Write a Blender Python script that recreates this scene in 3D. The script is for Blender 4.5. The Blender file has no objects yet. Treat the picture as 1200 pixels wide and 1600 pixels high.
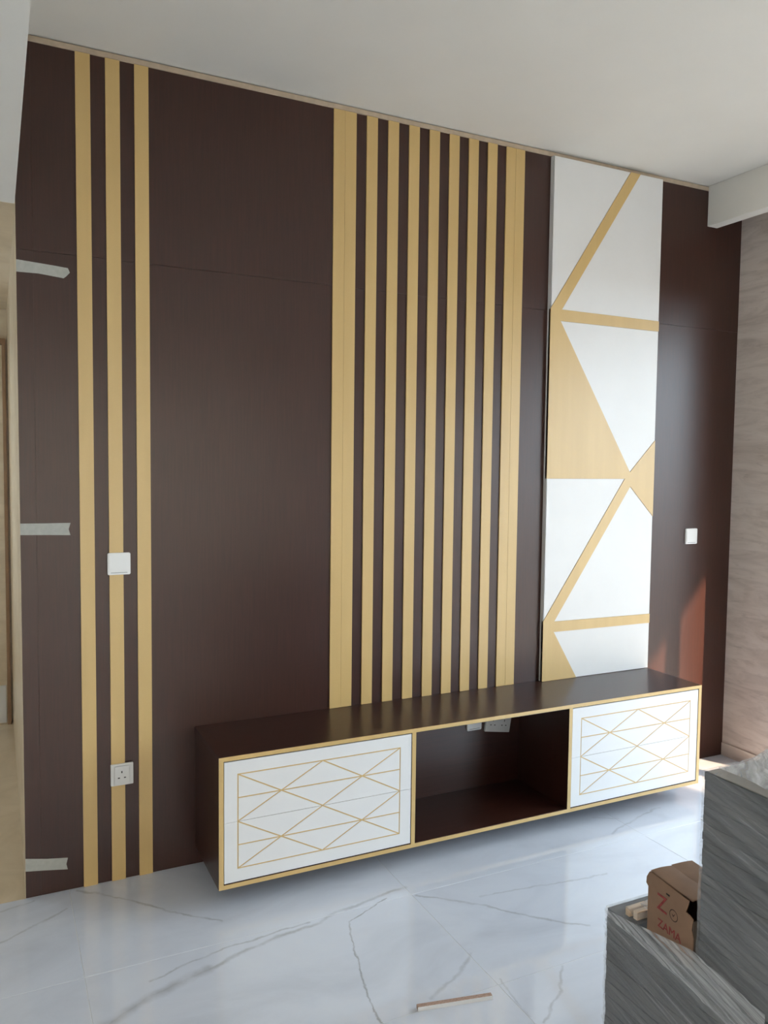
import bpy, bmesh, math, random
from mathutils import Vector, Matrix, noise
random.seed(7)
SC = bpy.context.scene
COL = SC.collection

# ------------------------------------------------------------------ camera
cam = bpy.data.cameras.new('camera'); camo = bpy.data.objects.new('camera', cam); COL.objects.link(camo)
cam.sensor_fit = 'VERTICAL'; cam.sensor_height = 32.0; cam.sensor_width = 24.0
cam.lens = 1249.935 / 1600.0 * 32.0
cam.clip_start = 0.02
camo.location = (0.19058, -3.25976, 1.67704)
camo.rotation_euler = (1.510581, -0.011723, -0.452695)
SC.camera = camo

# ------------------------------------------------------------------ world, sun, exposure
SC.view_settings.view_transform = 'Standard'; SC.view_settings.look = 'None'
SC.view_settings.gamma = 1.0; SC.view_settings.use_curve_mapping = False
SC.view_settings.exposure = 0.33
SKY = (0.76, 0.88, 1.0); SKY_STRENGTH = 8.1; SUN_STRENGTH = 13.0
w = bpy.data.worlds.new('sky'); SC.world = w; w.use_nodes = True
bg = w.node_tree.nodes['Background']; bg.inputs[0].default_value = (*SKY, 1); bg.inputs[1].default_value = SKY_STRENGTH
sd = bpy.data.lights.new('sun', 'SUN'); sd.energy = SUN_STRENGTH; sd.angle = math.radians(1.2); sd.color = (1.0, 0.70, 0.46)
so = bpy.data.objects.new('sun', sd); COL.objects.link(so)
so.rotation_euler = Vector((-0.51, 1.0, -0.57)).to_track_quat('-Z', 'Y').to_euler(); so.location = (8, -9, 7)
def portal(name, loc, rot, sx, sy):
    l = bpy.data.lights.new(name, 'AREA'); l.shape = 'RECTANGLE'; l.size = sx; l.size_y = sy
    l.cycles.is_portal = True
    o = bpy.data.objects.new(name, l); COL.objects.link(o); o.location = loc; o.rotation_euler = rot

# ------------------------------------------------------------------ measures (metres; feature wall is the plane y = 0)
XL, XR = 0.274, 4.0            # ends of the feature wall
HP, HC = 3.188, 3.214          # top of the panelling, ceiling
ZS = 2.605                     # lowered soffit
XMIN, YMIN = -3.0, -6.0        # room extent
YC = 2.3                       # corridor end
portal('rear_fill_portal', (.75, -6.18, 1.22), (math.radians(90), 0, 0), 4.9, 2.45)  # samples the sky for the added rear window
portal('corridor_fill_portal', (-1.07, 1.15, 1.6), (0, math.radians(-90), 0), .8, .7)  # samples the sky for the added corridor window
portal('window_portal', (4.16, -2.05, 1.35), (0, math.radians(90), 0), 2.6, 3.4)

# ------------------------------------------------------------------ helpers
WL = {}
def link(name, me, parent=None, loc=(0, 0, 0)):
    o = bpy.data.objects.new(name, me); COL.objects.link(o)
    loc = Vector(loc)
    if parent is not None:
        o.parent = parent; o.location = loc - WL[parent.name]
    else:
        o.location = loc
    WL[o.name] = loc
    return o
def obj(name, bm, mat, parent=None, smooth=False, origin=None):
    bmesh.ops.recalc_face_normals(bm, faces=bm.faces[:])
    me = bpy.data.meshes.new(name)
    if origin is None:
        xs = [v.co for v in bm.verts]
        mn = Vector((min(v.x for v in xs), min(v.y for v in xs), min(v.z for v in xs)))
        mx = Vector((max(v.x for v in xs), max(v.y for v in xs), max(v.z for v in xs)))
        origin = Vector(((mn.x+mx.x)/2, (mn.y+mx.y)/2, mn.z))
    origin = Vector(origin)
    bmesh.ops.translate(bm, vec=-origin, verts=bm.verts[:])
    if smooth:
        for f in bm.faces: f.smooth = True
    bm.to_mesh(me); bm.free()
    for m in (mat if isinstance(mat, (list, tuple)) else [mat]): me.materials.append(m)
    return link(name, me, parent, origin)
def share(name, src, parent, loc):
    return link(name, src.data, parent, loc)
def bx(bm, x0, x1, y0, y1, z0, z1, bevel=0.0, segs=1, mi=0):
    r = bmesh.ops.create_cube(bm, size=1.0)
    vs = r['verts']
    for v in vs:
        v.co = Vector(((x0+x1)/2 + v.co.x*(x1-x0), (y0+y1)/2 + v.co.y*(y1-y0), (z0+z1)/2 + v.co.z*(z1-z0)))
    fs = set(f for v in vs for f in v.link_faces)
    for f in fs: f.material_index = mi
    if bevel > 0:
        es = list(set(e for v in vs for e in v.link_edges))
        bmesh.ops.bevel(bm, geom=es, offset=bevel, segments=segs, affect='EDGES', profile=0.5)
    return bm
def box(*a, **k): return bx(bmesh.new(), *a, **k)
def prism(bm, pts, d0, d1, axis='y', mi=0):
    """extrude polygon pts (2D) from d0 to d1 along axis; y: pts are (x,z); x: pts are (y,z); z: (x,y)"""
    def P(p, d):
        if axis == 'y': return (p[0], d, p[1])
        if axis == 'x': return (d, p[0], p[1])
        return (p[0], p[1], d)
    a = [bm.verts.new(P(p, d0)) for p in pts]; b = [bm.verts.new(P(p, d1)) for p in pts]
    fs = [bm.faces.new(a), bm.faces.new(b[::-1])]
    n = len(pts)
    for i in range(n): fs.append(bm.faces.new((a[i], a[(i+1) % n], b[(i+1) % n], b[i])))
    for f in fs: f.material_index = mi
    return bm
def empty(name, loc):
    return link(name, None, None, loc)
def tag(o, label, cat, group=None):
    o['label'] = label; o['category'] = cat
    if group: o['group'] = group
    return o
def struct(o, label=None):
    o['kind'] = 'structure'
    if label: o['label'] = label
    return o
def inset(pts, ds):
    """inset a convex polygon (any winding) by per-edge distances"""
    n = len(pts); area = sum(pts[i][0]*pts[(i+1) % n][1]-pts[(i+1) % n][0]*pts[i][1] for i in range(n))
    s = 1 if area > 0 else -1
    L = []
    for i in range(n):
        ax, ay = pts[i]; b_x, b_y = pts[(i+1) % n]
        dx, dy = b_x-ax, b_y-ay; l = math.hypot(dx, dy); nx, ny = -dy/l*s, dx/l*s
        L.append((ax+nx*ds[i], ay+ny*ds[i], dx/l, dy/l))
    out = []
    for i in range(n):
        x1, y1, dx1, dy1 = L[i-1]; x2, y2, dx2, dy2 = L[i]
        det = dx1*dy2-dy1*dx2
        t = ((x2-x1)*dy2-(y2-y1)*dx2)/det
        out.append((x1+dx1*t, y1+dy1*t))
    return out
def text_mesh(txt, size, name, mat, parent, M, loc, depth=0.0003):
    cu = bpy.data.curves.new(name, 'FONT'); cu.body = txt; cu.size = size; cu.extrude = depth
    cu.align_x = 'CENTER'; cu.align_y = 'CENTER'
    t = bpy.data.objects.new(name+'_curve', cu); COL.objects.link(t)
    dg = bpy.context.evaluated_depsgraph_get(); dg.update()
    me = bpy.data.meshes.new_from_object(t.evaluated_get(dg)); bpy.data.objects.remove(t)
    me.transform(M); me.materials.clear(); me.materials.append(mat)
    return link(name, me, parent, loc)

# ------------------------------------------------------------------ materials
def srgb(r, g, b):
    f = lambda c: (c/255/12.92) if c/255 <= 0.04045 else ((c/255+0.055)/1.055)**2.4
    return (f(r), f(g), f(b), 1)
class NT:
    def __init__(s, name):
        s.m = bpy.data.materials.new(name); s.m.use_nodes = True
        s.t = s.m.node_tree; s.b = s.t.nodes['Principled BSDF']; s.out = s.t.nodes['Material Output']
    def n(s, typ, **k):
        nd = s.t.nodes.new(typ)
        for a, v in k.items(): setattr(nd, a, v)
        return nd
    def l(s, a, b): s.t.links.new(a, b)
    def pos(s): return s.n('ShaderNodeNewGeometry').outputs['Position']
    def mapping(s, src, scale=(1, 1, 1), loc=(0, 0, 0), rot=(0, 0, 0)):
        m = s.n('ShaderNodeMapping'); m.inputs['Scale'].default_value = scale; m.inputs['Location'].default_value = loc
        m.inputs['Rotation'].default_value = rot; s.l(src, m.inputs['Vector']); return m.outputs[0]
    def noise(s, src, scale, detail=3, rough=0.5, dist=0.0):
        n = s.n('ShaderNodeTexNoise'); n.inputs['Scale'].default_value = scale; n.inputs['Detail'].default_value = detail
        n.inputs['Roughness'].default_value = rough; n.inputs['Distortion'].default_value = dist
        s.l(src, n.inputs['Vector']); return n.outputs
    def ramp(s, src, stops):
        r = s.n('ShaderNodeValToRGB'); e = r.color_ramp.elements
        while len(e) < len(stops): e.new(0.5)
        for i, (p, c) in enumerate(stops): e[i].position = p; e[i].color = c
        s.l(src, r.inputs[0]); return r.outputs[0]
    def mix(s, fac, a, b, blend='MIX'):
        m = s.n('ShaderNodeMix', data_type='RGBA', blend_type=blend)
        for sock, v in ((m.inputs[0], fac), (m.inputs[6], a), (m.inputs[7], b)):
            if isinstance(v, (int, float, tuple)): sock.default_value = v
            else: s.l(v, sock)
        return m.outputs[2]
    def math(s, op, a, b=None, clamp=False):
        m = s.n('ShaderNodeMath', operation=op, use_clamp=clamp)
        for i, v in enumerate((a, b)):
            if v is None: continue
            if isinstance(v, (int, float)): m.inputs[i].default_value = v
            else: s.l(v, m.inputs[i])
        return m.outputs[0]
    def bump(s, h, strength=0.1, dist=0.01):
        b = s.n('ShaderNodeBump'); b.inputs['Strength'].default_value = strength; b.inputs['Distance'].default_value = dist
        s.l(h, b.inputs['Height']); s.l(b.outputs[0], s.b.inputs['Normal'])
    def set(s, col=None, rough=None, metal=None, spec=None, coat=None, coat_rough=None):
        for k, v in (('Base Color', col), ('Roughness', rough), ('Metallic', metal), ('Specular IOR Level', spec), ('Coat Weight', coat), ('Coat Roughness', coat_rough)):
            if v is None: continue
            if isinstance(v, (int, float, tuple)): s.b.inputs[k].default_value = v
            else: s.l(v, s.b.inputs[k])
        return s.m

def m_plain(name, rgb, rough=0.5, metal=0.0, var=0.04, scale=30, spec=0.5, bump=0.0):
    t = NT(name); c = srgb(*rgb)
    f = t.noise(t.pos(), scale, 3)[0]
    lo = tuple(x*(1-var) for x in c[:3])+(1,); hi = tuple(min(1, x*(1+var)) for x in c[:3])+(1,)
    t.set(t.ramp(f, [(0.3, lo), (0.7, hi)]), rough, metal, spec)
    if bump: t.bump(f, bump, 0.002)
    return t.m
def m_veneer(name, vertical=True, rough=0.33):
    t = NT(name); p = t.pos()
    sc = (160, 160, 5) if vertical else (5, 160, 160)
    g = t.noise(t.mapping(p, sc), 1.0, 4, 0.6)[0]
    big = t.noise(t.mapping(p, (6, 6, .5) if vertical else (.5, 6, 6)), 1.0, 3)[0]
    a = t.ramp(g, [(0.25, srgb(50, 27, 20)), (0.55, srgb(60, 32, 24)), (0.85, srgb(69, 37, 28))])
    b = t.ramp(big, [(0.3, (0.92, 0.91, 0.91, 1)), (0.7, (1.0, 1.0, 1.0, 1))])
    t.set(t.mix(1.0, a, b, 'MULTIPLY'), rough, 0, 0.58)
    t.bump(g, 0.06, 0.001)
    return t.m
def m_gold(name):
    t = NT(name); p = t.pos()
    f = t.noise(p, 900, 2)[0]; g = t.noise(t.mapping(p, (20, 20, 1.5)), 1, 2)[0]
    c = t.ramp(f, [(0.3, srgb(200, 166, 104)), (0.7, srgb(216, 184, 120))])
    c = t.mix(0.25, c, t.ramp(g, [(0.3, srgb(196, 162, 102)), (0.7, srgb(220, 188, 124))]))
    t.set(c, 0.38, 0.0, 0.9)
    return t.m
VEINS = [
 (0.014, 0.42, [(0.465,-0.848),(0.6,-0.781),(0.849,-0.705),(1.066,-0.638),(1.235,-0.624),(1.313,-0.586),(1.632,-0.534)]),
 (0.034, 0.36, [(0.40,-0.88),(0.60,-0.785),(0.80,-0.715)]),
 (0.008, 0.38, [(0.615,-0.695),(0.837,-0.642),(1.076,-0.608),(1.2,-0.60)]),
 (0.009, 0.40, [(0.456,-0.024),(0.642,-0.185),(0.756,-0.329),(0.913,-0.457)]),
 (0.010, 0.32, [(0.02,-0.37),(0.182,-0.274),(0.404,-0.138)]),
 (0.008, 0.26, [(0.184,-0.065),(0.303,-0.029)]),
 (0.0055, 0.62, [(1.526,-0.582),(1.335,-0.661),(1.290,-0.80),(1.271,-0.909),(1.221,-1.043),(1.212,-1.196),(1.16,-1.35)]),
 (0.010, 0.36, [(1.642,-0.606),(1.847,-0.78),(1.979,-0.94),(2.119,-1.055)]),
 (0.008, 0.30, [(1.864,-0.718),(2.193,-0.76),(2.441,-0.79)]),
 (0.013, 0.28, [(1.636,-1.02),(1.511,-1.105),(1.394,-1.157)]),
 (0.008, 0.30, [(1.878,-1.198),(1.795,-1.297),(1.652,-1.401)]),
 (0.010, 0.28, [(2.70,-0.52),(2.82,-0.47),(2.958,-0.431),(3.113,-0.399)]),
 (0.007, 0.30, [(2.737,-0.346),(2.839,-0.408)]),
 (0.006, 0.25, [(1.648,-1.169),(1.634,-1.362)]),
]
def m_marble():
    t = NT('white_marble_tile'); p0 = t.pos()
    wn = t.noise(p0, 9.0, 4, 0.6)[1]
    wv = t.n('ShaderNodeVectorMath', operation='SUBTRACT'); t.l(wn, wv.inputs[0]); wv.inputs[1].default_value = (.5, .5, .5)
    ws = t.n('ShaderNodeVectorMath', operation='MULTIPLY'); t.l(wv.outputs[0], ws.inputs[0]); ws.inputs[1].default_value = (.05, .05, 0)
    wa = t.n('ShaderNodeVectorMath', operation='ADD'); t.l(p0, wa.inputs[0]); t.l(ws.outputs[0], wa.inputs[1])
    fl = t.n('ShaderNodeVectorMath', operation='MULTIPLY'); t.l(wa.outputs[0], fl.inputs[0]); fl.inputs[1].default_value = (1, 1, 0)
    P = fl.outputs[0]
    total = None
    brk = t.ramp(t.noise(p0, 14, 3)[0], [(0.3, (.35,)*3+(1,)), (0.6, (1,)*3+(1,))])
    for wd, st, pts in VEINS:
        dmin = None
        for a, b in zip(pts, pts[1:]):
            ba = Vector((b[0]-a[0], b[1]-a[1], 0)); L2 = ba.length_squared
            s1 = t.n('ShaderNodeVectorMath', operation='SUBTRACT'); t.l(P, s1.inputs[0]); s1.inputs[1].default_value = (a[0], a[1], 0)
            dt = t.n('ShaderNodeVectorMath', operation='DOT_PRODUCT'); t.l(s1.outputs[0], dt.inputs[0]); dt.inputs[1].default_value = ba/L2
            h = t.math('MULTIPLY', dt.outputs['Value'], 1.0, True)
            sc = t.n('ShaderNodeVectorMath', operation='SCALE'); sc.inputs[0].default_value = ba; t.l(h, sc.inputs['Scale'])
            ds = t.n('ShaderNodeVectorMath', operation='DISTANCE'); t.l(s1.outputs[0], ds.inputs[0]); t.l(sc.outputs[0], ds.inputs[1])
            dmin = ds.outputs['Value'] if dmin is None else t.math('MINIMUM', dmin, ds.outputs['Value'])
        mr = t.n('ShaderNodeMapRange', interpolation_type='SMOOTHSTEP')
        mr.inputs['From Min'].default_value = 0; mr.inputs['From Max'].default_value = wd
        mr.inputs['To Min'].default_value = st; mr.inputs['To Max'].default_value = 0
        t.l(dmin, mr.inputs['Value'])
        total = mr.outputs[0] if total is None else t.math('MAXIMUM', total, mr.outputs[0])
    fac = t.math('MULTIPLY', total, brk, True)
    cloud = t.noise(t.mapping(p0, (1.2, 2.0, 1), rot=(0, 0, .6)), 1.6, 5, 0.6, 0.8)[0]
    base = t.ramp(cloud, [(0.3, srgb(208, 213, 224)), (0.55, srgb(220, 225, 236)), (0.8, srgb(226, 231, 240))])
    c = t.mix(fac, base, srgb(112, 112, 112))
    t.set(c, 0.035, 0, 0.75)
    return t.m
def m_stone_wall():
    t = NT('grey_beige_stone_tile'); p = t.pos()
    a = t.noise(t.mapping(p, (3, 3, 16)), 1.0, 6, 0.62, 1.2)[0]
    b = t.noise(t.mapping(p, (7, 7, 40), rot=(.12, 0, 0)), 1.0, 4, 0.7, 0.8)[0]
    c = t.ramp(a, [(0.3, srgb(198, 184, 174)), (0.55, srgb(220, 207, 197)), (0.75, srgb(228, 217, 208))])
    k = t.ramp(b, [(0.28, (.76, .74, .73, 1)), (0.42, (1, 1, 1, 1))])
    t.set(t.mix(0.8, c, k, 'MULTIPLY'), 0.35)
    return t.m
def m_cream():
    t = NT('cream_tile'); p = t.pos()
    a = t.noise(t.mapping(p, (2, 2, 5)), 1.5, 5, 0.6, 1.0)[0]
    t.set(t.ramp(a, [(0.3, srgb(206, 188, 160)), (0.6, srgb(226, 210, 184)), (0.8, srgb(232, 218, 196))]), 0.3)
    return t.m
def m_film(name, alpha=0.45, rough=0.22, rgb=(225, 226, 228)):
    t = NT(name); p = t.pos()
    cb = t.n('ShaderNodeCombineXYZ')
    for i, v in enumerate(((0, -3.0, -.75), (0, -22.0, 88.0), (9.0, 0, 0))):
        d = t.n('ShaderNodeVectorMath', operation='DOT_PRODUCT'); t.l(p, d.inputs[0]); d.inputs[1].default_value = v; t.l(d.outputs['Value'], cb.inputs[i])
    f = t.noise(cb.outputs[0], 1.0, 4, 0.6, 0.4)[0]
    t.set(srgb(*rgb), rough, 0, 0.6)
    tr = t.n('ShaderNodeBsdfTransparent'); mx = t.n('ShaderNodeMixShader')
    mr = t.n('ShaderNodeMapRange'); mr.inputs['From Min'].default_value = .35; mr.inputs['From Max'].default_value = .75
    mr.inputs['To Min'].default_value = alpha*.35; mr.inputs['To Max'].default_value = min(.95, alpha*1.9); t.l(f, mr.inputs['Value'])
    t.l(mr.outputs[0], mx.inputs[0]); t.l(tr.outputs[0], mx.inputs[1]); t.l(t.b.outputs[0], mx.inputs[2]); t.l(mx.outputs[0], t.out.inputs[0])
    return t.m
def m_glass():
    t = NT('window_glass'); t.set((1, 1, 1, 1), 0.02)
    tr = t.n('ShaderNodeBsdfTransparent'); gl = t.n('ShaderNodeBsdfGlossy'); gl.inputs['Roughness'].default_value = 0.02
    mx = t.n('ShaderNodeMixShader'); mx.inputs[0].default_value = 0.06
    f = t.noise(t.pos(), 3, 1)[0]; t.l(t.ramp(f, [(0, (.95, .97, .97, 1)), (1, (.97, .98, .98, 1))]), tr.inputs[0])
    t.l(tr.outputs[0], mx.inputs[1]); t.l(gl.outputs[0], mx.inputs[2]); t.l(mx.outputs[0], t.out.inputs[0])
    return t.m

VEN = m_veneer('dark_wenge_veneer'); VENH = m_veneer('dark_wenge_veneer_horizontal', False, 0.30)
GOLD = m_gold('champagne_gold_laminate')
WHITE = m_plain('white_lacquer', (229, 229, 228), 0.32, 0, 0.01, 8)
CEIL = m_plain('ceiling_paint', (236, 233, 225), 0.85, 0, 0.015, 3, 0.2, 0.03)
PAINT = m_plain('wall_paint', (240, 237, 230), 0.8, 0, 0.02, 3, 0.2)
MARBLE = m_marble(); STONE = m_stone_wall(); CREAM = m_cream()
GROUT = m_plain('pale_grout', (226, 228, 230), 0.8, 0, 0.03, 60)
TRIM = m_plain('raw_wood_trim', (188, 170, 148), 0.7, 0, 0.1, 25)
PLASTIC = m_plain('white_switch_plastic', (236, 237, 236), 0.3, 0, 0.01, 20)
SOCK = m_plain('socket_plastic', (226, 226, 224), 0.35, 0, 0.01, 20)
HOLE = m_plain('dark_slot', (18, 18, 18), 0.6, 0, 0.1, 50)
GREYLINE = m_plain('switch_line_grey', (120, 124, 126), 0.6, 0, 0.1, 50)  # plain grey for the thin line below the rocker
TAPE = m_plain('masking_tape', (178, 179, 172), 0.75, 0, 0.07, 60, 0.3, 0.2)
BOARD = m_plain('charcoal_board', (74, 76, 78), 0.55, 0, 0.18, 9)
BOARDTOP = m_plain('brown_paper_sheet', (150, 140, 128), 0.7, 0, 0.08, 12)
CARD = m_plain('corrugated_cardboard', (146, 116, 94), 0.8, 0, 0.07, 22, 0.3)
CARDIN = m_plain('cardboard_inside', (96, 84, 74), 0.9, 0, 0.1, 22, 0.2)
RED = m_plain('red_print', (146, 64, 62), 0.8, 0, 0.25, 120, 0.3)
BLACKP = m_plain('black_print', (66, 50, 40), 0.8, 0, 0.25, 120, 0.3)
PALEWOOD = m_plain('pale_softwood', (214, 188, 158), 0.7, 0, 0.12, 30)
CHIP = m_plain('chipboard_edge', (172, 142, 126), 0.85, 0, 0.25, 220)
FILM = m_film('stretch_film', 0.20, 0.30); FILM3 = m_film('pleated_stretch_film', 0.40, 0.30); FILM2 = m_film('crumpled_clear_plastic', 0.55, 0.12, (238, 241, 247))
FRAMEM = m_plain('window_aluminium', (120, 122, 124), 0.4, 0.6, 0.03, 20)
GLASS = m_glass()
CONC = m_plain('exterior_render', (222, 217, 208), 0.85, 0, 0.06, 6)
BOUNCE = m_plain('warm_bounce_facade', (232, 208, 184), 0.9, 0, 0.06, 2)  # colour warmed to tint the light coming off the rear wall
ASPHALT = m_plain('pale_asphalt', (120, 116, 110), 0.9, 0, 0.1, 2)
BALC = m_plain('balcony_tile', (150, 146, 140), 0.6, 0, 0.05, 4)
BROWN = m_plain('brown_door_frame', (150, 118, 88), 0.5, 0, 0.1, 14)

# ------------------------------------------------------------------ room shell
# floor base with marble tiles 1.2 x 0.6 m
floor = struct(obj('floor', box(XMIN-.1, XR+.15, YMIN-.15, 0.13, -0.12, -0.0008), GROUT))
JX, JY, TW, TD = 0.428, -0.593, 1.2, 0.6
fullmesh = None
ix = [JX+TW*k for k in range(-4, 5)]
iy = [JY-TD*k for k in range(-2, 13)]
for j in range(len(iy)-1):
    y1, y0 = iy[j], iy[j+1]
    cy1, cy0 = min(y1, 0.0), max(y0, YMIN)
    if cy1-cy0 < .03: continue
    for i in range(len(ix)-1):
        x0, x1 = max(ix[i], XMIN), min(ix[i+1], XR)
        if x1-x0 < .03: continue
        g = .0010; e0 = x0 == XMIN; e1 = x1 == XR
        full = abs((x1-x0)-TW) < 1e-6 and abs((cy1-cy0)-TD) < 1e-6
        ctr = ((x0+x1)/2, (cy0+cy1)/2, -0.010)
        if full and fullmesh is not None: share('tile', fullmesh, floor, ctr)
        else:
            o = obj('tile', box(x0+g, x1-g, cy0+g, cy1-g, -0.010, 0.0, 0.0006), MARBLE, floor, origin=ctr)
            if full: fullmesh = o
# corridor floor behind the left end of the feature wall
cf = obj('corridor_tile', box(-0.95, XL, 0.0, YC, -0.010, 0.0), CREAM, floor)  # cream stands in for the warm walls reflected in the floor
struct(obj('floor', box(-1.05, XL+.1, .13, YC+.1, -.12, -.0101), GROUT))

ceiling = struct(obj('ceiling', box(XL-.001, XR+.15, YMIN-.15, 0.13, HC, HC+.15), CEIL))
struct(obj('ceiling', box(XMIN-.15, XL-.002, YMIN-.15, 0.0, ZS, HC+.15), CEIL))
struct(obj('ceiling', box(-1.05, XL+.02, 0.002, YC+.1, ZS+.001, ZS+.15), CREAM))

# feature wall: masonry behind, veneer sheets in front, gold slats on the sheets
wall = struct(obj('wall_back', box(XL, XR+.15, 0.010, 0.13, 0.0, HC), PAINT), 'dark wenge panelled feature wall with vertical gold slats')
ZJ = 2.444
bxs = [XL, .330, 1.570, 2.456, 3.0, XR]
for i in range(len(bxs)-1):
    a, b = bxs[i], bxs[i+1]
    obj('panel', box(a+.00005, b-.00005, 0.0, 0.010, 0.0, ZJ-.0003, 0.0003), VEN, wall)
    obj('panel', box(a+.00005, b-.00005, -0.0006, 0.010, ZJ+.0003, HP, 0.0003), VEN, wall)
SW = .0528; ST = .0065
first = None
for x in (.482, .588, .694):
    loc = (x+SW/2, -ST/2, 0.0)
    if first is None: first = obj('slat', box(x, x+SW, -ST, -.0001, 0.0, HP-.001, 0.0006), GOLD, wall, origin=loc)
    else: share('slat', first, wall, loc)
first = None
for x in [1.517, 1.5702] + [1.672+.1043*k for k in range(8)] + [2.4555]:
    loc = (x+SW/2, -ST/2, .5845)
    if first is None: first = obj('slat', box(x, x+SW, -ST, -.0001, .5845, HP-.001, 0.0006), GOLD, wall, origin=loc)
    else: share('slat', first, wall, loc)
struct(obj('trim_1', box(XL, XR, -.004, .010, HP, HC-.004, .002), TRIM), 'beige wooden strip between dark panelling and ceiling')
# curtain pelmet running from the feature wall along the window side
struct(obj('trim_2', box(3.7318, 3.806, -5.99, -.0015, 2.998, HC, .002), CEIL), 'white curtain pelmet dropping from the ceiling')

# right wall with a wide sliding window
WY0, WY1, WZ = -.351, -3.75, 2.66
wr = bmesh.new()
bx(wr, XR, XR+.13, WY0, 0.0, 0, HC); bx(wr, XR, XR+.13, WY1, WY0, WZ, HC); bx(wr, XR, XR+.13, YMIN, WY1, 0, HC)
struct(obj('wall_right', wr, STONE))
struct(obj('baseboard_right', box(XR-.010, XR-.0002, WY0, -.002, 0.0, .075, .002), STONE))
win = struct(empty('window_1', (XR+.075, (WY0+WY1)/2, 0)))
fx0, fx1 = XR+.05, XR+.10
obj('frame', box(fx0, fx1, WY1, WY0, WZ-.05, WZ), FRAMEM, win)
obj('sill_track', box(fx0, fx1, WY1, WY0, 0.0, .04), FRAMEM, win)
muls = [(WY0, WY0-.012), (-.905, -1.02), (-1.86, -1.93), (-2.78, -2.85), (WY1+.05, WY1)]
for a, b in muls: obj('mullion', box(fx0, fx1, b, a, .04, WZ-.05), FRAMEM, win)
for (a0, a), (b, b1) in zip(muls, muls[1:]): obj('pane', box(fx0+.02, fx0+.026, b, a, .04, WZ-.05), GLASS, win)
# balcony outside
struct(obj('ceiling', box(XR+.13, 5.30, -7.0, 1.5, 2.696, 2.86), CONC))
struct(obj('floor', box(XR+.13, 5.30, -9.0, 1.5, -.15, -.02), BALC))

struct(obj('sun_block_board', box(5.26, 5.30, -7.0, -3.90, 2.02, 2.696), CONC), 'added sun-blocking board along the outer edge of the balcony')  # unseen board added to keep direct sun off the drawers
# street level outside
struct(obj('ground', box(5.30, 70, -70, 60, -.5, -.3), ASPHALT))
struct(obj('ground', box(XMIN-40, 5.30, -70, YMIN-.2, -.5, -.3), ASPHALT))
# other walls
struct(obj('wall_left', box(XMIN-.15, XMIN, YMIN, 0.13, 0, ZS), PAINT))
wf = bmesh.new()
RX0, RX1, RZ = -1.7, 3.2, 2.45
bx(wf, XMIN-.15, RX0, YMIN-.15, YMIN, 0, ZS); bx(wf, RX0, XL-.002, YMIN-.15, YMIN, RZ, ZS); bx(wf, XL-.002, RX1, YMIN-.15, YMIN, RZ, HC); bx(wf, RX1, XR+.13, YMIN-.15, YMIN, 0, HC)
struct(obj('wall_front', wf, PAINT))
fill_win2 = struct(empty('fill_window_rear', ((RX0+RX1)/2, YMIN-.08, 0)))  # unseen window added to brighten the left of the room
nm = 5; step = (RX1-RX0-.05)/nm
for k in range(nm+1): obj('mullion', box(RX0+k*step, RX0+k*step+.05, YMIN-.11, YMIN-.05, .04, RZ-.05), FRAMEM, fill_win2)
obj('sill_track', box(RX0, RX1, YMIN-.11, YMIN-.05, 0, .04), FRAMEM, fill_win2); obj('frame', box(RX0, RX1, YMIN-.11, YMIN-.05, RZ-.05, RZ), FRAMEM, fill_win2)
for k in range(nm): obj('pane', box(RX0+k*step+.05, RX0+(k+1)*step, YMIN-.085, YMIN-.08, .04, RZ-.05), GLASS, fill_win2)
# unseen wall added to dim and warm the rear fill light
struct(obj('bounce_wall_rear', box(-12, 9, YMIN-6.4, YMIN-6, -.3, 9), BOUNCE))
# corridor shell
struct(obj('wall_corridor_right', box(XL-.0001, XL+.1, .131, YC, 0, ZS), CREAM))
obj('corner_lining', box(XL-.0012, XL-.0002, 0.0, .131, 0, ZS), CREAM, wall)
wc = bmesh.new()
bx(wc, -1.05, -.95, .131, .8, 0, ZS); bx(wc, -1.05, -.95, 1.5, YC, 0, ZS); bx(wc, -1.05, -.95, .8, 1.5, 0, 1.2); bx(wc, -1.05, -.95, .8, 1.5, 2.0, ZS)
struct(obj('wall_corridor_left', wc, CREAM))
fill_win3 = struct(empty('fill_window_corridor', (-1.0, 1.15, 1.2)))  # unseen window added to lighten the corridor
for a, b in ((.8, .84), (1.13, 1.17), (1.46, 1.5)): obj('mullion', box(-1.03, -.98, a, b, 1.2, 2.0), FRAMEM, fill_win3)
for a, b in ((.84, 1.13), (1.17, 1.46)): obj('pane', box(-1.01, -1.005, a, b, 1.2, 2.0), GLASS, fill_win3)
struct(obj('wall_corridor_end', box(-1.05, XL+.1, YC, YC+.1, 0, ZS), CREAM))
struct(obj('wall_back_left', box(XMIN, -.95, 0.0, .13, 0, ZS), PAINT))
door = struct(empty('door_1', (-.17, YC-.02, 0)))
obj('leaf', box(-.58, .243, YC-.03, YC-.002, .0, 2.38), CREAM, door)
obj('jamb', box(.243, .263, YC-.05, YC-.002, 0, 2.42), BROWN, door)
obj('jamb', box(-.60, -.58, YC-.05, YC-.002, 0, 2.42), BROWN, door)
obj('head_jamb', box(-.58, .243, YC-.05, YC-.002, 2.385, 2.42), BROWN, door)
obj('kick_panel', box(-.56, .238, YC-.04, YC-.03, .01, .25, .002), WHITE, door)

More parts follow.
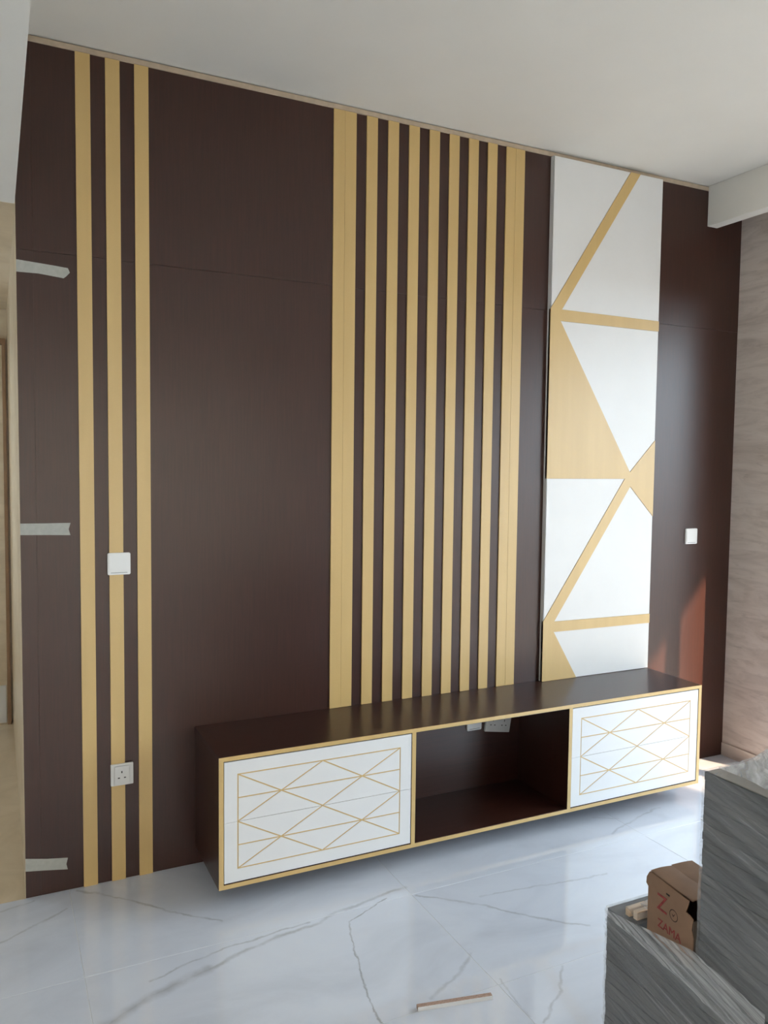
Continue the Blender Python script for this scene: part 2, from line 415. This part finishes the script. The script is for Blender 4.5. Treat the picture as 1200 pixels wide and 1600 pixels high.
# ------------------------------------------------------------------ decorative white and gold panel
dp = tag(empty('decorative_wall_panel', (3.02, 0, .5845)), 'white wall panel with slanting gold bands and triangles above right end of console', 'wall panel')
L, Rr = 2.666, 3.377; B, T = .5850, 3.186
pts = dict(b1a=(3.155, T), b1b=(3.220, T), b1c=(L, 2.450), b1d=(2.735, 2.451), b2a=(Rr, 2.449), b2b=(2.728, 2.395), b2c=(Rr, 2.396), gl=(L, 1.613),
  m=(3.207, 1.647), gb=(3.174, 1.613), rt=(Rr, 1.818), rb=(Rr, 1.412), rm=(3.213, 1.573), b3l=(L, .892), b3r=(2.734, .887), b4r=(Rr, .881), b4l=(2.733, .834), b4rb=(Rr, .832), bm=(2.884, B))
pts.update(TL=(L, T), TR=(Rr, T), BL=(L, B), BR=(Rr, B))
def poly(*k): return [pts[i] for i in k]
obj('backing_board', box(L+.004, Rr-.004, -.012, -.0001, B, T-.002), VEN, dp)
TH, THG = -.0240, -.0268
for ks in (('TL', 'b1a', 'b1c'), ('b1b', 'TR', 'b2a', 'b1d'), ('b2b', 'b2c', 'rt', 'm'), ('gl', 'gb', 'b3l'), ('rm', 'rb', 'b4r', 'b3r'), ('b4l', 'b4rb', 'BR', 'bm')):
    p = poly(*ks); p = inset(p, [.0008]*len(p))
    bm = prism(bmesh.new(), p, TH, -.012)
    obj('white_piece', bm, WHITE, dp)
for ks in (('b1a', 'b1b', 'b1d', 'b1c'), ('b1d', 'b2a', 'b2c', 'b2b'), ('b1c', 'b1d', 'b2b', 'm', 'gb', 'gl'), ('rt', 'rb', 'rm', 'm'), ('gb', 'm', 'rm', 'b3r', 'b3l'), ('b3r', 'b4r', 'b4rb', 'b4l'), ('b3l', 'b3r', 'b4l', 'bm', 'BL')):
    obj('gold_piece', prism(bmesh.new(), poly(*ks), THG, -.012), GOLD, dp)
obj('edge_band', box(L, L+.004, TH, -.0001, B, T), WHITE, dp); obj('edge_band', box(Rr-.004, Rr, -.012, -.0001, B, T), WHITE, dp)

# ------------------------------------------------------------------ floating TV console
CX0, CX1, CZ0, CZ1, CD, BT = .919, 3.376, .079, .584, .398, .018
tv = tag(empty('tv_console', ((CX0+CX1)/2, -.2, CZ0)), 'long floating dark wood TV console with gold edges and white drawers', 'tv console')
e = .002
yb, yf = -.0005, -CD+e
obj('top_board', box(CX0, CX1, yf, yb, CZ1-BT, CZ1), VENH, tv)
obj('bottom_board', box(CX0, CX1, yf, yb, CZ0, CZ0+BT), VENH, tv)
DV = [(1.728, 1.746), (2.543, 2.561)]
obj('side_panel', box(CX0, CX0+BT, yf, yb, CZ0+BT, CZ1-BT), VEN, tv)
obj('side_panel', box(CX1-BT, CX1, yf, yb, CZ0+BT, CZ1-BT), VEN, tv)
for a, b in DV: obj('divider', box(a, b, yf, yb, CZ0+BT, CZ1-BT), VEN, tv)
for a, b in ((CX0+BT, DV[0][0]), (DV[0][1], DV[1][0]), (DV[1][1], CX1-BT)):
    obj('back_board', box(a, b, -.009, yb, CZ0+BT, CZ1-BT), VENH, tv)
ye0, ye1 = -CD, -CD+e
obj('gold_edge', box(CX0, CX1, ye0, ye1, CZ1-BT+.002, CZ1), GOLD, tv)
obj('gold_edge', box(CX0, CX1, ye0, ye1, CZ0, CZ0+BT-.002), GOLD, tv)
for a, b in ((CX0, CX0+BT), DV[0], DV[1], (CX1-BT, CX1)):
    obj('gold_edge', box(a, b, ye0, ye1, CZ0+BT-.002, CZ1-BT+.002), GOLD, tv)
def drawer_pair(x0, x1, z0, z1):
    g = .0028; x0 += g; x1 -= g; z0 += g; z1 -= g
    zm = (z0+z1)/2
    rx0, rx1, rz0, rz1 = x0+.052, x1-.052, z0+.051, z1-.051
    GW = .0024
    for half in (0, 1):
        bm = bmesh.new()
        if half: a, b = zm+.0006, z1
        else: a, b = z0, zm-.0006
        ra, rb = (zm+.0006, rz1) if half else (rz0, zm-.0006)
        FY, BY = -CD+.0022, -CD+.0046
        # border strips (mitred), groove width only towards the pattern
        if half:
            strips = [[(x0, b), (x1, b), (rx1, rb), (rx0, rb)], [(x0, a), (x0, b), (rx0, rb), (rx0, a)], [(x1, b), (x1, a), (rx1, a), (rx1, rb)]]
            gr = [[0, 0, GW, 0], [0, 0, GW, 0], [0, 0, GW, 0]]
        else:
            strips = [[(x0, a), (rx0, ra), (rx1, ra), (x1, a)], [(x0, b), (rx0, b), (rx0, ra), (x0, a)], [(x1, a), (rx1, ra), (rx1, b), (x1, b)]]
            gr = [[0, GW, 0, 0], [0, GW, 0, 0], [0, GW, 0, 0]]
        for s, d in zip(strips, gr): prism(bm, inset(s, d), FY, BY)
        xm = (rx0+rx1)/2; zc = (ra+rb)/2
        for q0, q1 in ((rx0, xm), (xm, rx1)):
            cx = (q0+q1)/2; c = (cx, zc)
            zlo, zhi = ra, rb
            tl, tr_, bl, br = (q0, zhi), (q1, zhi), (q0, zlo), (q1, zlo); ml, mr = (q0, zc), (q1, zc)
            inner_l = q0 == xm; inner_r = q1 == xm
            top_in = 0 if not half else 1; bot_in = 0 if half else 1
            et = GW if half else 0.0; eb = 0.0 if half else GW
            el = 0.0 if inner_l else GW; er = 0.0 if inner_r else GW
            for tri, d in (((tl, tr_, c), (et, GW, GW)), ((bl, c, br), (GW, GW, eb)), ((tl, c, ml), (GW, GW, el)), ((ml, c, bl), (GW, GW, el)), ((tr_, mr, c), (er, GW, GW)), ((mr, br, c), (er, GW, GW))):
                prism(bm, inset(list(tri), d), FY, BY)
        dr = obj('drawer', bm, WHITE, tv)
        bb = bmesh.new(); bx(bb, x0, x1, BY, BY+.014, a, b)
        obj('drawer_board', bb, WHITE, dr)
        gb = bmesh.new(); bx(gb, rx0-.003, rx1+.003, BY-.0012, BY-.0001, (ra-.003 if not half else ra), (rb+.003 if half else rb))
        obj('gold_groove_lining', gb, GOLD, dr)['label'] = 'thin gold lines crossing in triangles on white drawer'
drawer_pair(CX0+BT, DV[0][0], CZ0+BT, CZ1-BT)
drawer_pair(DV[1][1], CX1-BT, CZ0+BT, CZ1-BT)

# ------------------------------------------------------------------ switches and sockets
def rounded_plate(x0, x1, z0, z1, y0, y1, r=.006):
    bm = bmesh.new(); pts_ = []
    for cx, cz, a0 in ((x1-r, z1-r, 0), (x0+r, z1-r, 90), (x0+r, z0+r, 180), (x1-r, z0+r, 270)):
        for k in range(5):
            a = math.radians(a0+22.5*k); pts_.append((cx+r*math.cos(a), cz+r*math.sin(a)))
    prism(bm, pts_, y0, y1)
    es = [ed for ed in bm.edges if all(abs(v.co.y-y0) < 1e-6 for v in ed.verts)]
    bmesh.ops.bevel(bm, geom=es, offset=.0015, segments=2, affect='EDGES')
    return bm
def switch(x, z, yw, label, s=.086, d=.010):
    t = tag(empty('light_switch', (x+s/2, yw, z)), label, 'light switch')
    obj('plate', rounded_plate(x, x+s, z, z+s, yw-d, yw-.0002), PLASTIC, t)
    r = obj('rocker', rounded_plate(x+.005, x+s-.005, z+.010, z+s-.005, yw-d-.0018, yw-d+.0002, .004), PLASTIC, t)
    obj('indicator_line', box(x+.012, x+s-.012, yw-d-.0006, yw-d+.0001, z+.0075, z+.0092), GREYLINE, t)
    return t
switch(.580, 1.232, -ST, 'white square light switch on the middle of three gold stripes')
switch(3.645, 1.250, 0, 'white square light switch on dark panel right of the decorative panel')
switch(2.233, .386, -.009, 'small white switch on the back of the open console niche', .082)
def socket_face(bm, x, z, y):
    pass
t = tag(empty('power_socket', (.628, -ST, .392)), 'white three-pin wall socket low on the middle gold stripe', 'power socket')
obj('plate', rounded_plate(.585, .671, .390, .476, -ST-.010, -ST-.0002, .003), SOCK, t)
obj('inner_plate', rounded_plate(.598, .658, .397, .469, -ST-.0115, -ST-.0099, .003), SOCK, t)
def holes(x, z, y, parent, sc=1.0, M=None):
    for dx, dz, wx, wz in ((0, .010, .0042, .0085), (-.0115, -.013, .0075, .0042), (.0115, -.013, .0075, .0042)):
        obj('pin_hole', box(x+(dx-wx/2)*sc, x+(dx+wx/2)*sc, y-.0006, y+.0004, z+(dz-wz/2)*sc, z+(dz+wz/2)*sc), HOLE, parent)
holes(.627, .434, -ST-.0115, t)
t = tag(empty('double_power_socket', (2.41, -.0135, .40)), 'white double wall socket hanging crooked inside the console niche', 'power socket')
obj('plate', rounded_plate(2.337, 2.483, .361, .447, -.0225, -.0105, .003), SOCK, t)
holes(2.378, .408, -.0225, t); holes(2.444, .408, -.0225, t)
obj('mounting_box', box(2.375, 2.445, -.0105, -.0092, .385, .425), SOCK, t)
t.rotation_euler = (0, math.radians(9), 0)

# ------------------------------------------------------------------ masking tape strips
def tape(name, p, label):
    bm = bmesh.new()
    outline = p
    a = [bm.verts.new((x, -.0012, z)) for x, z in outline]; b = [bm.verts.new((x, -.0002, z)) for x, z in outline]
    n = len(outline); bm.faces.new(a); bm.faces.new(b[::-1])
    for i in range(n): bm.faces.new((a[i], a[(i+1) % n], b[(i+1) % n], b[i]))
    return tag(obj(name, bm, TAPE), label, 'tape', 'masking tape strips')
x0 = XL
tape('masking_tape', [(x0, 2.362), (.35, 2.363), (.435, 2.355), (.444, 2.363), (.457, 2.378), (.450, 2.394), (.40, 2.398), (x0, 2.406)], 'strip of grey masking tape with pointed end, high near the left edge')
tape('masking_tape', [(x0, 1.396), (.36, 1.394), (.448, 1.391), (.442, 1.414), (.449, 1.438), (.36, 1.438), (x0, 1.439)], 'strip of grey masking tape with notched end at switch height')
tape('masking_tape', [(x0, .106), (.35, .095), (.424, .083), (.419, .105), (.425, .129), (.35, .140), (x0, .156)], 'strip of grey masking tape just above the floor')

# ------------------------------------------------------------------ wrapped board stacks
SX0, SX1 = 1.650, 2.87
def stack(t, x0, x1, y0, y1, z0, n, th, jit):
    src = None
    for k in range(n):
        jx, jy = random.uniform(-jit, jit), random.uniform(-jit, jit)
        loc = ((x0+x1)/2+jx, (y0+y1)/2+jy, z0+k*th)
        if src is None:
            src = obj('board', box(x0, x1, y0, y1, z0, z0+th-.0006, .0008), BOARD, t, origin=((x0+x1)/2, (y0+y1)/2, z0))
        else: share('board', src, t, loc)
low = tag(empty('wrapped_board_stack', ((SX0+SX1)/2, -2.33, 0)), 'low stack of charcoal boards in stretch film with carton on its ledge', 'board stack')
tall = tag(empty('wrapped_board_stack', ((SX0+SX1)/2, -2.48, .4985)), 'upper stack of charcoal boards in stretch film with crumpled plastic on top', 'board stack')
stack(low, SX0, SX1, -3.0, -1.660, 0.0, 25, .0199, .0015)
stack(tall, SX0+.002, SX1, -3.0, -1.965, .4985, 24, .02, .0015)
obj('paper_sheet', box(SX0+.006, SX1-.006, -2.99, -1.970, .9785, .9800), BOARDTOP, tall)
def film_sheet(name, parent, y0, y1, z0f, z1f, x, ny, nz, amp, seed, folds, mat=FILM):
    """wrinkled film on the left side (plane x), z range as functions of y, tucked over the top"""
    bm = bmesh.new(); G = []
    for i in range(ny+1):
        y = y0+(y1-y0)*i/ny; row = []
        za, zb = z0f(y), z1f(y)
        for j in range(nz+1):
            z = za+(zb-za)*j/nz
            d = 0.0
            for (sl, fr, am, ph) in folds:
                u = (z-sl*(y-y1))*fr+ph+1.6*noise.noise((y*3+seed, z*3, seed))
                r = 1-abs(math.sin(u)); d += am*(r**3)
            d += amp*(noise.noise((y*9+seed, z*22, seed*1.7))+.6)
            row.append(bm.verts.new((x-max(d, 0.0004), y, z)))
        G.append(row)
    for i in range(ny):
        for j in range(nz): bm.faces.new((G[i][j], G[i+1][j], G[i+1][j+1], G[i][j+1]))
    return obj(name, bm, mat, parent, True)
film_sheet('film', low, -3.0, -1.657, lambda y: .0, lambda y: .4975, SX0-.0030, 150, 60, .0015, 3.1,
           [(.35, 34, .0048, .2), (.20, 61, .0028, 1.1)])
film_sheet('film', tall, -3.0, -1.963, lambda y: .4985+min(.02, (-1.963-y)*.05), lambda y: .981, SX0-.0030, 120, 60, .0013, 8.4,
           [(.04, 48, .0030, .4), (.55, 26, .0035, .9)])
tag(film_sheet('film_flap', None, -2.16, -1.675, lambda y: .487-max(0, -1.70-y)*.10-max(0, -1.965-y)*.10, lambda y: min(.502+(-1.675-y)*.18, .553) if y > -1.965 else .553-(-1.965-y)*.14, SX0-.0145, 90, 22, .0012, 5.7,
           [(-.10, 110, .0040, .3)], FILM3), 'loose pleated flap of stretch film in front of the carton', 'plastic film')
def film_back(name, parent, x0, x1, y, z0, z1, seed):
    bm = bmesh.new(); G = []; n = 40
    for i in range(n+1):
        row = []
        for j in range(n+1):
            xx = x0+(x1-x0)*i/n; z = z0+(z1-z0)*j/n
            row.append(bm.verts.new((xx, y+.0004+.002*(noise.noise((xx*9, z*20, seed))+.7), z)))
        G.append(row)
    for i in range(n):
        for j in range(n): bm.faces.new((G[i][j], G[i+1][j], G[i+1][j+1], G[i][j+1]))
    return obj(name, bm, FILM, parent, True)
film_back('film', low, SX0, SX1, -1.657, 0, .50, 2.2)
film_back('film', tall, SX0, SX1, -1.962, .50, .98, 5.2)
# film folded over the top edges
def film_top(name, parent, x0, x1, y0, y1, z, seed, amp, mat=FILM, n=60):
    bm = bmesh.new(); G = []
    for i in range(n+1):
        row = []
        for j in range(n+1):
            xx = x0+(x1-x0)*i/n; y = y0+(y1-y0)*j/n
            d = amp*max(0, noise.noise((xx*14, y*14, seed))+.25)+.0012
            edge = min(i, 6)/6
            row.append(bm.verts.new((xx, y, z+d*edge+.0006)))
        G.append(row)
    for i in range(n):
        for j in range(n): bm.faces.new((G[i][j], G[i+1][j], G[i+1][j+1], G[i][j+1]))
    return obj(name, bm, mat, parent, True)
film_top('film', tall, SX0-.003, SX1, -3.0, -1.962, .981, 4.4, .007)
film_top('film', low, SX0-.003, 1.80, -1.76, -1.657, .4968, 9.4, .004)

# crumpled clear plastic on the upper stack
def crumple(name, x0, x1, y0, y1, z, hfun, seed, label, n=70):
    bm = bmesh.new(); G = []
    for i in range(n+1):
        row = []
        for j in range(n+1):
            u, v = i/n, j/n
            xx = x0+(x1-x0)*u; y = y0+(y1-y0)*v
            p = Vector((xx*11, y*11, seed))
            r = 0; a = 1
            for o_ in range(4):
                r += a*(1-abs(noise.noise(p*(2**o_)))*2.0); a *= .5
            edge = min(1, min(u, 1-u, v, 1-v)*6)
            h = hfun(u, v)*(.35+.42*max(0, r))*edge
            row.append(bm.verts.new((xx+.012*noise.noise(p*1.7), y+.012*noise.noise(p*1.9+Vector((5, 1, 2))), z+.0005+max(0, h))))
        G.append(row)
    for i in range(n):
        for j in range(n): bm.faces.new((G[i][j], G[i+1][j], G[i+1][j+1], G[i][j+1]))
    return tag(obj(name, bm, FILM2, None, False), label, 'plastic sheet')
crumple('plastic_sheet', 1.665, 2.16, -2.22, -1.985, .993, lambda u, v: .016+.085*math.exp(-((u-.42)**2/.05+(v-.55)**2/.12)), 3.3, 'crumpled clear plastic sheet lying on top of the upper wrapped stack')

# ------------------------------------------------------------------ carton on the ledge
bxr = empty('cardboard_box', (1.662, -1.792, .5005))
tag(bxr, 'torn brown cardboard carton with faded red print on stack ledge', 'cardboard box')
bl_ = .158; bw = .135; bh = .160      # length towards the camera, width, height
def lobj(name, bm, mat, parent=bxr):   # geometry given in the box's own frame
    bmesh.ops.recalc_face_normals(bm, faces=bm.faces[:])
    me = bpy.data.meshes.new(name); bm.to_mesh(me); bm.free(); me.materials.append(mat)
    o = bpy.data.objects.new(name, me); COL.objects.link(o); o.parent = parent
    WL[o.name] = Vector(); return o
side = [(0, 0), (0, .118), (.008, .124), (.007, .140), (-.002, .156), (-.008, bh), (-.142, bh-.006), (-.133, bh-.038), (-.146, bh-.040), (-.156, bh-.045), (-.152, bh-.072), (-.160, bh-.090), (-bl_, 0)]
lobj('side_wall', prism(bmesh.new(), side, 0, .003, 'x'), CARD)
lobj('far_wall', box(.003, bw, -.003, 0, 0, bh-.004), CARD)
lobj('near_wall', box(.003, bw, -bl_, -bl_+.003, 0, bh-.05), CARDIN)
lobj('side_wall', box(bw-.003, bw, -bl_, 0, 0, bh-.004), CARD)
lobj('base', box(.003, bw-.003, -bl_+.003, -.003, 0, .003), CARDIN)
def flap(x0, x1, y0, y1, z, curl, seed):
    bm = bmesh.new(); G = []; n = 8
    for i in range(n+1):
        row = []
        for j in range(n+1):
            u, v = i/n, j/n
            row.append((x0+(x1-x0)*u, y0+(y1-y0)*v, z+curl*math.sin(math.pi*u)*.6+curl*v*v*.3))
        G.append(row)
    for dz in (0, .003):
        V = [[bm.verts.new((a, b, c+dz)) for a, b, c in row] for row in G]
        for i in range(n):
            for j in range(n): bm.faces.new((V[i][j], V[i+1][j], V[i+1][j+1], V[i][j+1]))
    return bm
lobj('flap', flap(.0, bw*.52, -bl_+.004, -.006, bh-.002, .004, 1), CARD)
lobj('flap', flap(bw*.50, bw, -bl_+.004, -.002, bh-.001, .002, 2), CARD)
MT = Matrix(((0, 0, -1, 0), (-1, 0, 0, 0), (0, 1, 0, 0), (0, 0, 0, 1)))
def ltext(txt, size, y, z, mat, name):
    o = text_mesh(txt, size, name, mat, bxr, MT, (0, 0, 0)); o.location = (-.0006, y, z); return o
ltext('Z', .058, -.052, .098, RED, 'printed_letter')
ltext('ZAMA', .030, -.080, .046, RED, 'printed_word')
ring = bmesh.new()
def annulus(bm, cy, cz, r0, r1, x):
    n = 24; A = [bm.verts.new((x, cy+r0*math.cos(2*math.pi*k/n), cz+r0*math.sin(2*math.pi*k/n))) for k in range(n)]
    Bv = [bm.verts.new((x, cy+r1*math.cos(2*math.pi*k/n), cz+r1*math.sin(2*math.pi*k/n))) for k in range(n)]
    for k in range(n): bm.faces.new((A[k], A[(k+1) % n], Bv[(k+1) % n], Bv[k]))
annulus(ring, -.094, .092, .0125, .0145, -.0006)
prism(ring, [(-.088, .094), (-.093, .088), (-.1005, .100), (-.093, .0915)], -.0008, -.0004, 'x')
lobj('printed_ring_mark', ring, BLACKP)
lobj('hand_hole', box(-.0008, -.0002, -.078, -.066, .131, .1345), HOLE)
bxr.rotation_euler = (0, 0, math.radians(-5))

# softwood strips bagged in clear plastic next to the carton
for k, (y, z, lb) in enumerate(((-1.722, .5165, 'pale wooden strip lying beyond its twin beside the carton'), (-1.744, .5165, 'pale wooden strip nearest the film edge beside the carton'))):
    o = tag(obj('wood_strip', box(1.662+.006*k, 1.86, y-.0075, y+.0075, z-.013, z+.009, .001), PALEWOOD), lb, 'wood strip', 'bagged wood strips')
bm = bmesh.new(); G = []
for i in range(31):
    row = []
    for j in range(13):
        u, a = i/30, math.pi*j/12
        xx = 1.654+.10*u; k = 1.0-.10*math.exp(-u*14)
        rr = .026*k+.003*noise.noise((xx*40, j*.7, 1))
        row.append(bm.verts.new((xx, -1.733+rr*math.cos(a), .5035+max(0, (rr+.001)*math.sin(a)*1.05))))
    G.append(row)
for i in range(30):
    for j in range(12): bm.faces.new((G[i][j], G[i+1][j], G[i+1][j+1], G[i][j+1]))
tag(obj('plastic_bag', bm, FILM), 'clear plastic sleeve around the pale wood strips on the ledge', 'plastic bag')

# ------------------------------------------------------------------ offcut on the floor
oc = empty('wood_offcut', (1.455, -1.21, .0002)); tag(oc, 'thin chipboard offcut with white edge lying on the marble floor', 'wood offcut')
def oobj(name, bm, mat):
    me = bpy.data.meshes.new(name); bmesh.ops.recalc_face_normals(bm, faces=bm.faces[:]); bm.to_mesh(me); bm.free(); me.materials.append(mat)
    o = bpy.data.objects.new(name, me); COL.objects.link(o); o.parent = oc
oobj('core', box(-.122, .122, -.0075, .0085, 0, .0125, .0006), CHIP)
oobj('white_edge', box(-.122, .122, -.0090, -.0076, 0, .0125), WHITE)
oc.rotation_euler = (0, 0, math.radians(-12))
